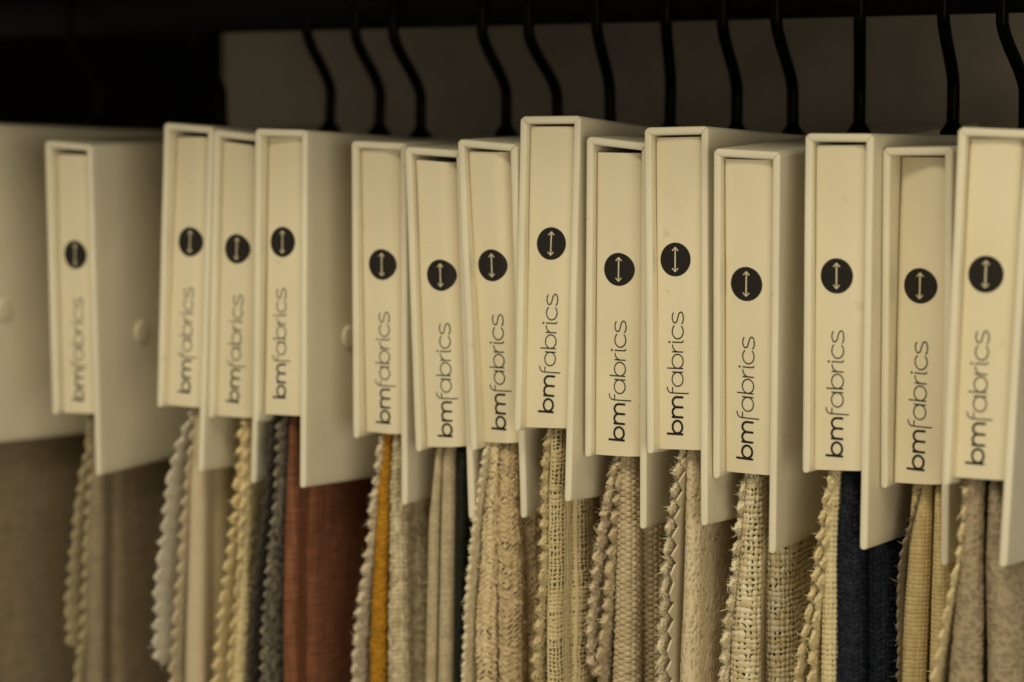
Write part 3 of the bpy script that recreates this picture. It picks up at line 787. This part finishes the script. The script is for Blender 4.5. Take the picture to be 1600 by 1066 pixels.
# measured swatch outlines in each header's own frame (mm): P = pinked leaf (z, x of its front edge); F = fold (z, left x, right x)
ROWS = {
 (1,0):('P',5,[(-133.6,15.2), (-157.2,8.8), (-183.6,4.1), (-209.0,-0.2), (-230.3,-0.1)]),
 (1,1):('P',5,[(-156.7,14.3), (-192.7,10.8), (-225.5,7.7), (-247.0,3.2)]),
 (1,2):('F',7,[(-137.4,16.0,21.5), (-156.6,14.2,24.8), (-245.9,9.4,23.1)]),
 (1,3):('F',20,[(-158.8,14.3,24.2), (-248.8,12.6,22.7)]),
 (2,0):('P',5,[(-125.3,14.1), (-138.7,7.3), (-153.1,3.3), (-184.1,0.1), (-208.1,-2.1), (-227.0,-1.5)]),
 (2,1):('P',5,[(-146.2,14.1), (-168.9,11.1), (-190.0,10.4), (-209.0,9.0), (-235.2,7.6)]),
 (2,2):('F',7,[(-128.1,16.1,21.3), (-151.7,14.9,24.8), (-241.6,15.2,27.9)]),
 (2,3):('F',20,[(-152.8,15.8,25.2), (-243.3,19.7,29.4)]),
 (3,0):('P',5,[(-122.8,14.3), (-138.1,13.4), (-159.1,11.3), (-188.8,7.6), (-213.9,4.2), (-235.3,2.3)]),
 (3,1):('P',5,[(-137.8,16.1), (-158.6,16.0), (-188.0,14.1), (-209.3,11.9), (-229.4,10.4)]),
 (3,2):('F',7,[(-123.6,14.2,18.6), (-147.1,13.9,19.9), (-236.8,12.6,20.4)]),
 (4,0):('P',5,[(-131.1,4.2), (-152.8,2.3), (-193.1,-3.6), (-226.0,-6.1)]),
 (4,1):('P',5,[(-130.9,8.1), (-152.5,6.9), (-177.3,3.7), (-209.0,1.1), (-229.8,0.6)]),
 (4,2):('F',7,[(-127.4,12.9,18.6), (-170.5,11.4,19.3), (-231.6,11.0,19.9)]),
 (4,3):('F',20,[(-151.2,11.4,20.0), (-233.5,12.1,21.4)]),
 (5,0):('P',5,[(-131.2,9.0), (-150.8,5.8), (-169.7,3.5), (-193.0,-0.4), (-220.5,-3.4)]),
 (5,1):('F',7,[(-122.1,10.0,16.0), (-149.9,8.0,14.8), (-188.2,5.9,13.7), (-226.3,4.5,13.3)]),
 (5,2):('F',7,[(-123.5,16.0,20.4), (-151.1,15.1,21.8), (-225.0,13.9,24.8)]),
 (5,3):('F',20,[(-153.1,14.0,24.8), (-227.8,17.1,24.0)]),
 (6,0):('F',7,[(-121.6,6.3,9.8), (-151.3,1.8,7.3), (-219.6,-2.2,3.3)]),
 (6,1):('F',7,[(-121.4,9.9,16.0), (-150.9,7.6,14.8), (-218.9,3.6,11.5)]),
 (6,2):('F',7,[(-121.1,16.8,21.4), (-218.3,12.0,15.4)]),
 (7,0):('P',5,[(-124.4,5.2), (-157.5,-1.6), (-181.8,-4.9), (-218.8,-8.3)]),
 (7,1):('F',7,[(-128.6,6.1,12.2), (-151.3,3.1,9.9), (-186.5,-0.5,9.2), (-218.2,-2.3,8.2)]),
 (7,2):('F',7,[(-128.3,12.2,20.3), (-150.8,9.9,20.4), (-185.6,9.5,21.5), (-217.1,8.6,20.4)]),
 (7,3):('F',20,[(-154.9,13.7,22.0), (-219.9,13.8,19.9)]),
 (8,0):('P',5,[(-123.4,12.6), (-137.8,10.9), (-159.7,11.6), (-180.5,11.6), (-199.9,10.0), (-220.6,9.5)]),
 (8,1):('F',7,[(-122.3,13.8,20.1), (-161.3,13.2,19.7), (-220.0,14.7,21.4)]),
 (8,2):('F',20,[(-151.6,13.7,22.9), (-186.3,14.7,25.6), (-221.5,15.3,24.9)]),
 (9,0):('P',5,[(-122.8,10.5), (-139.4,6.8), (-158.2,3.3), (-178.5,0.3), (-197.2,-0.5), (-209.1,0.9)]),
 (9,1):('P',5,[(-126.2,12.5), (-143.7,10.3), (-161.2,8.4), (-176.0,7.1), (-191.9,5.6), (-205.9,3.7)]),
 (9,2):('F',7,[(-123.7,11.6,20.0), (-159.0,11.5,21.2), (-210.8,10.9,22.6)]),
 (9,3):('F',20,[(-152.4,14.9,24.4), (-213.1,16.5,24.2)]),
 (10,0):('P',5,[(-122.4,11.9), (-135.6,8.9), (-152.4,6.5), (-172.7,4.4), (-190.6,3.4), (-209.7,2.8)]),
 (10,1):('P',5,[(-122.3,13.8), (-132.8,12.2), (-153.2,9.4), (-166.4,8.9), (-179.6,7.8), (-209.3,6.9)]),
 (10,2):('F',7,[(-122.4,13.8,20.3), (-159.1,13.3,20.2), (-208.9,11.2,20.1)]),
 (11,0):('P',5,[(-125.2,10.1), (-140.5,8.2), (-170.3,5.2), (-184.3,2.9), (-198.1,2.0)]),
 (11,1):('F',7,[(-122.0,11.7,17.5), (-147.4,8.9,18.7), (-179.5,6.6,19.0), (-200.9,5.9,19.2)]),
 (11,2):('F',20,[(-153.4,13.3,25.3), (-203.1,13.8,25.9)]),
 (12,0):('P',5,[(-127.8,8.6), (-137.1,6.3), (-156.4,4.1), (-170.5,1.7), (-186.3,-1.7), (-200.9,-4.1)]),
 (12,1):('P',5,[(-141.4,8.2), (-156.1,6.6), (-171.7,4.3), (-185.9,2.2), (-200.2,1.6)]),
 (12,2):('F',7,[(-122.5,8.0,13.3), (-152.4,6.4,12.5), (-199.6,6.3,12.9)]),
 (12,3):('F',7,[(-122.0,13.7,20.5), (-148.0,12.4,21.8), (-198.6,13.2,23.4)]),
 (12,4):('F',20,[(-151.4,16.6,28.4), (-200.4,18.1,29.9)]),
 (13,0):('P',5,[(-137.3,9.8), (-144.4,6.7), (-158.4,5.2), (-177.5,5.4), (-194.1,5.5)]),
 (13,1):('F',7,[(-121.7,9.9,18.0), (-158.0,8.0,17.5), (-193.8,5.7,16.7)]),
 (13,2):('F',7,[(-121.2,18.3,22.1), (-153.1,17.9,25.4), (-192.5,17.1,25.8)]),
 (14,0):('P',5,[(-120.3,7.4), (-135.4,7.0), (-149.4,5.5), (-161.2,3.5), (-172.3,1.9), (-183.2,0.1), (-190.8,-1.3)]),
 (14,1):('F',7,[(-120.2,6.2,14.0), (-149.7,6.0,15.1), (-190.5,5.4,18.1)]),
 (14,2):('F',7,[(-121.1,14.8,21.1), (-149.9,16.0,28.7), (-188.7,18.9,31.7)]),
}


# (hanger, n): weave, fabric, options, label of the part
SPEC = {
 (1,0): ('felt', 'olive_cream', dict(th=1.30, end=-233, amp=3.6, nfuzz=216), 'pinked olive cream leaf'),
 (1,1): ('felt', 'olive_cream', dict(th=1.42, nfuzz=270), 'pinked olive cream leaf'),
 (1,2): ('linen', 'brown_linen', dict(deep=8), 'folded brown linen'),
 (1,3): ('linen', 'brown_linen', dict(deep=45), 'folded brown linen'),
 (2,0): ('felt', 'chalk', dict(th=1.34, end=-238, nfuzz=450), 'pinked chalk white leaf'),
 (2,1): ('felt', 'sand', dict(th=1.51, nfuzz=450), 'pinked sand leaf'),
 (2,2): ('ribs', 'sand', dict(deep=8), 'folded sand cloth with fine cross ribs'),
 (2,3): ('ribs', 'olive_sand', dict(deep=25), 'folded olive sand cloth'),
 (3,0): ('twist', 'butter', dict(th=1.55, nfuzz=900), 'pinked butter yellow leaf'),
 (3,1): ('twist', 'butter', dict(th=1.67, nfuzz=900), 'pinked butter yellow leaf'),
 (3,2): ('twist', 'butter', dict(deep=10, nfuzz=900), 'folded butter yellow cloth'),
 (4,0): ('twist', 'charcoal', dict(th=1.34, amp=2.0, nfuzz=360), 'charcoal leaf'),
 (4,1): ('knit', 'charcoal_olive', dict(th=1.6, per=5.2, amp=2.6, nfuzz=540), 'ribbed charcoal and olive leaf'),
 (4,2): ('linen', 'brick', dict(deep=8), 'folded brick red cloth'),
 (4,3): ('linen', 'brick', dict(deep=55), 'folded brick red cloth'),
 (5,0): ('lumpy', 'cream_boucle', dict(th=2.18, per=6.2, amp=3.0, nfuzz=1260), 'pinked chunky cream leaf'),
 (5,1): ('twist', 'mustard', dict(deep=10, nfuzz=450), 'folded mustard yellow cloth'),
 (5,2): ('knit', 'stone_knit', dict(deep=10, nfuzz=360), 'folded stone knit'),
 (5,3): ('knit', 'stone_knit', dict(deep=18, nfuzz=360), 'folded stone knit'),
 (6,0): ('fine', 'fine_sand', dict(deep=8), 'folded fine sand cloth'),
 (6,1): ('fine', 'fine_sand', dict(deep=10), 'folded fine sand cloth'),
 (6,2): ('fine', 'dark_green', dict(deep=10), 'folded dark green cloth'),
 (7,0): ('twist', 'fuzzy_cream', dict(th=1.76, amp=1.4, per=4.0, ragged=0.8, nfuzz=3240, lfuzz=0.0028), 'fuzzy cream leaf'),
 (7,1): ('braid', 'braid_cream', dict(deep=8, nfuzz=1620), 'folded braided cream cloth'),
 (7,2): ('braid', 'braid_tan', dict(deep=12, nfuzz=1620), 'folded braided tan cloth'),
 (7,3): ('braid', 'braid_tan', dict(deep=14, nfuzz=1080), 'folded braided tan cloth'),
 (8,0): ('lumpy', 'gauze', dict(th=1.93, per=6.5, amp=3.0, nfuzz=2340), 'pinked bobbly straw leaf'),
 (8,1): ('gauze', 'gauze', dict(deep=14, dv=0.36, du=0.36, nfuzz=540), 'folded open straw gauze'),
 (8,2): ('gauze', 'gauze', dict(deep=16, dv=0.36, du=0.36, nfuzz=540), 'folded open straw gauze'),
 (9,0): ('lumpy', 'tan_boucle', dict(th=1.76, per=6.0, amp=2.4, end=-211, nfuzz=2520), 'pinked fuzzy tan leaf'),
 (9,1): ('lumpy', 'tan_basket', dict(th=2.18, per=6.8, amp=4.0, nfuzz=1440), 'pinked chunky tan leaf'),
 (9,2): ('basket', 'tan_basket', dict(deep=8, nfuzz=630), 'folded tan basket weave'),
 (9,3): ('basket', 'tan_basket', dict(deep=20, nfuzz=450), 'folded tan basket weave'),
 (10,0): ('twist', 'fuzzy_cream', dict(th=1.42, nfuzz=3060, ragged=0.6), 'pinked hairy cream leaf'),
 (10,1): ('smooth', 'smooth_cream', dict(th=1.00, amp=4.6, ragged=0.02, curl=0.2), 'pinked smooth cream leaf'),
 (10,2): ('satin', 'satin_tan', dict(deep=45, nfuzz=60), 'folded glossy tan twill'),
 (11,0): ('lumpy', 'gold_mesh', dict(th=1.76, nfuzz=1620), 'pinked cream and gold leaf'),
 (11,1): ('mesh', 'gold_mesh', dict(deep=8, dv=0.36, du=0.36, nfuzz=900), 'folded cream and gold mesh'),
 (11,2): ('mesh', 'gold_mesh', dict(deep=34, dv=0.36, du=0.36, nfuzz=900), 'folded cream and gold mesh'),
 (12,0): ('twist', 'straw_weave', dict(th=1.59, nfuzz=1260), 'pinked straw leaf'),
 (12,1): ('twist', 'straw_weave', dict(th=1.84, nfuzz=1080), 'pinked straw leaf'),
 (12,2): ('weave', 'straw_weave', dict(deep=8, dv=0.36, du=0.36, nfuzz=270), 'folded straw weave'),
 (12,3): ('knit', 'navy', dict(deep=10, nfuzz=270), 'folded navy cloth'),
 (12,4): ('knit', 'navy', dict(deep=35, nfuzz=270), 'folded navy cloth'),
 (13,0): ('felt', 'grey_felt', dict(th=0.90, amp=1.8, per=4.5, nfuzz=180), 'pinked grey leaf'),
 (13,1): ('grid', 'straw_yellow', dict(deep=8, nfuzz=144), 'folded straw yellow cloth'),
 (13,2): ('grid', 'straw_yellow', dict(deep=14, nfuzz=144), 'folded straw yellow cloth'),
 (14,0): ('felt', 'straw_weave', dict(th=1.42, nfuzz=540), 'pinked straw leaf'),
 (14,1): ('chenille', 'taupe', dict(deep=8, nfuzz=80), 'folded taupe chenille'),
 (14,2): ('chenille', 'taupe', dict(deep=35, nfuzz=80), 'folded taupe chenille'),
 (0,0): ('linen', 'brown_linen', dict(deep=10), 'folded brown linen'),
 (0,1): ('linen', 'brown_linen', dict(deep=95, du=0.7, dv=0.7), 'folded brown linen'),
}
ROWS[(0,0)] = ('F', 7, [(-120, 8, 14), (-250, 7, 15)])
ROWS[(0,1)] = ('F', 9, [(-120, 14, 22), (-152, 15, 24), (-250, 15, 27)])

NAME = {
 0: 'cream sample hanger cut off by the left edge, only its side and linen showing',
 1: 'cream sample hanger standing apart at the left with brown linen and olive pinked swatches',
 2: 'cream sample hanger with chalk white pinked swatch, leftmost of the tight group of three',
 3: 'cream sample hanger with butter yellow swatches, squeezed in the middle of the group of three',
 4: 'cream sample hanger with brick red cloth and a charcoal ribbed swatch',
 5: 'cream sample hanger with mustard yellow fold and chunky cream pinked edge',
 6: 'cream sample hanger with fine sand folds and one dark green fold',
 7: 'leaning cream sample hanger with chunky braided cream and tan swatches',
 8: 'tallest standing cream sample hanger in the middle with open straw gauze swatches',
 9: 'cream sample hanger with tan basket weave folds and fuzzy tan pinked leaves',
 10: 'cream sample hanger with smooth sharply zigzag cut leaf and glossy tan twill',
 11: 'cream sample hanger with open cream and gold mesh fabric',
 12: 'cream sample hanger with dark navy folds beside a straw weave',
 13: 'cream sample hanger with straw yellow plain weave folds and thin grey leaf',
 14: 'rightmost large cream sample hanger with taupe chenille, cut by the right edge',
}

def make_hanger(k):
    x, y, z, rx, ry, rz, slant, bl, br = POSE[k]
    root = bpy.data.objects.new('sample_hanger', None); COL.objects.link(root)
    root.empty_display_size = 0.02
    Rm = (Matrix.Rotation(R(rz), 3, 'Z') @ Matrix.Rotation(R(ry), 3, 'Y') @ Matrix.Rotation(R(rx), 3, 'X'))
    root.location = (x * MM, y * MM, z * MM); root.rotation_euler = Rm.to_euler()
    tag(root, NAME[k], 'sample hanger', 'fabric sample hangers in a row on the rail')
    for nm, rg in (('left_board', rings_left(LEFT_L, slant, bl)), ('top_board', rings_top(slant)), ('right_board', rings_right(RIGHT_L, slant, br))):
        P, F = board(nm, rg, M_COVER, root, k * 5 + len(nm))
        o = mesh_np(nm, P * MM, F, M_COVER, root)
        e = o.modifiers.new('crisp', 'EDGE_SPLIT'); e.split_angle = R(50); e.use_edge_sharp = False
    make_label(root, k)
    bw = (Rm @ Vector((HW / 2 * MM, 0.109, 0))) + Vector(root.location)
    make_hook(root, k, HOOK_TURN[k], bw.z)
    make_rivet(root, br)
    for n in range(6):
        if (k, n) not in SPEC: continue
        kind, yf, rows = ROWS[(k, n)]
        weave, fab, opt, lab = SPEC[(k, n)]
        o = (fold if kind == 'F' else pinked)(root, rows, yf, (479.0 - x) / (803.5 + y), weave, FAB[fab], k * 7 + n + 1, **opt)
        o['label'] = lab
    return root

for k in range(15):
    make_hanger(k)
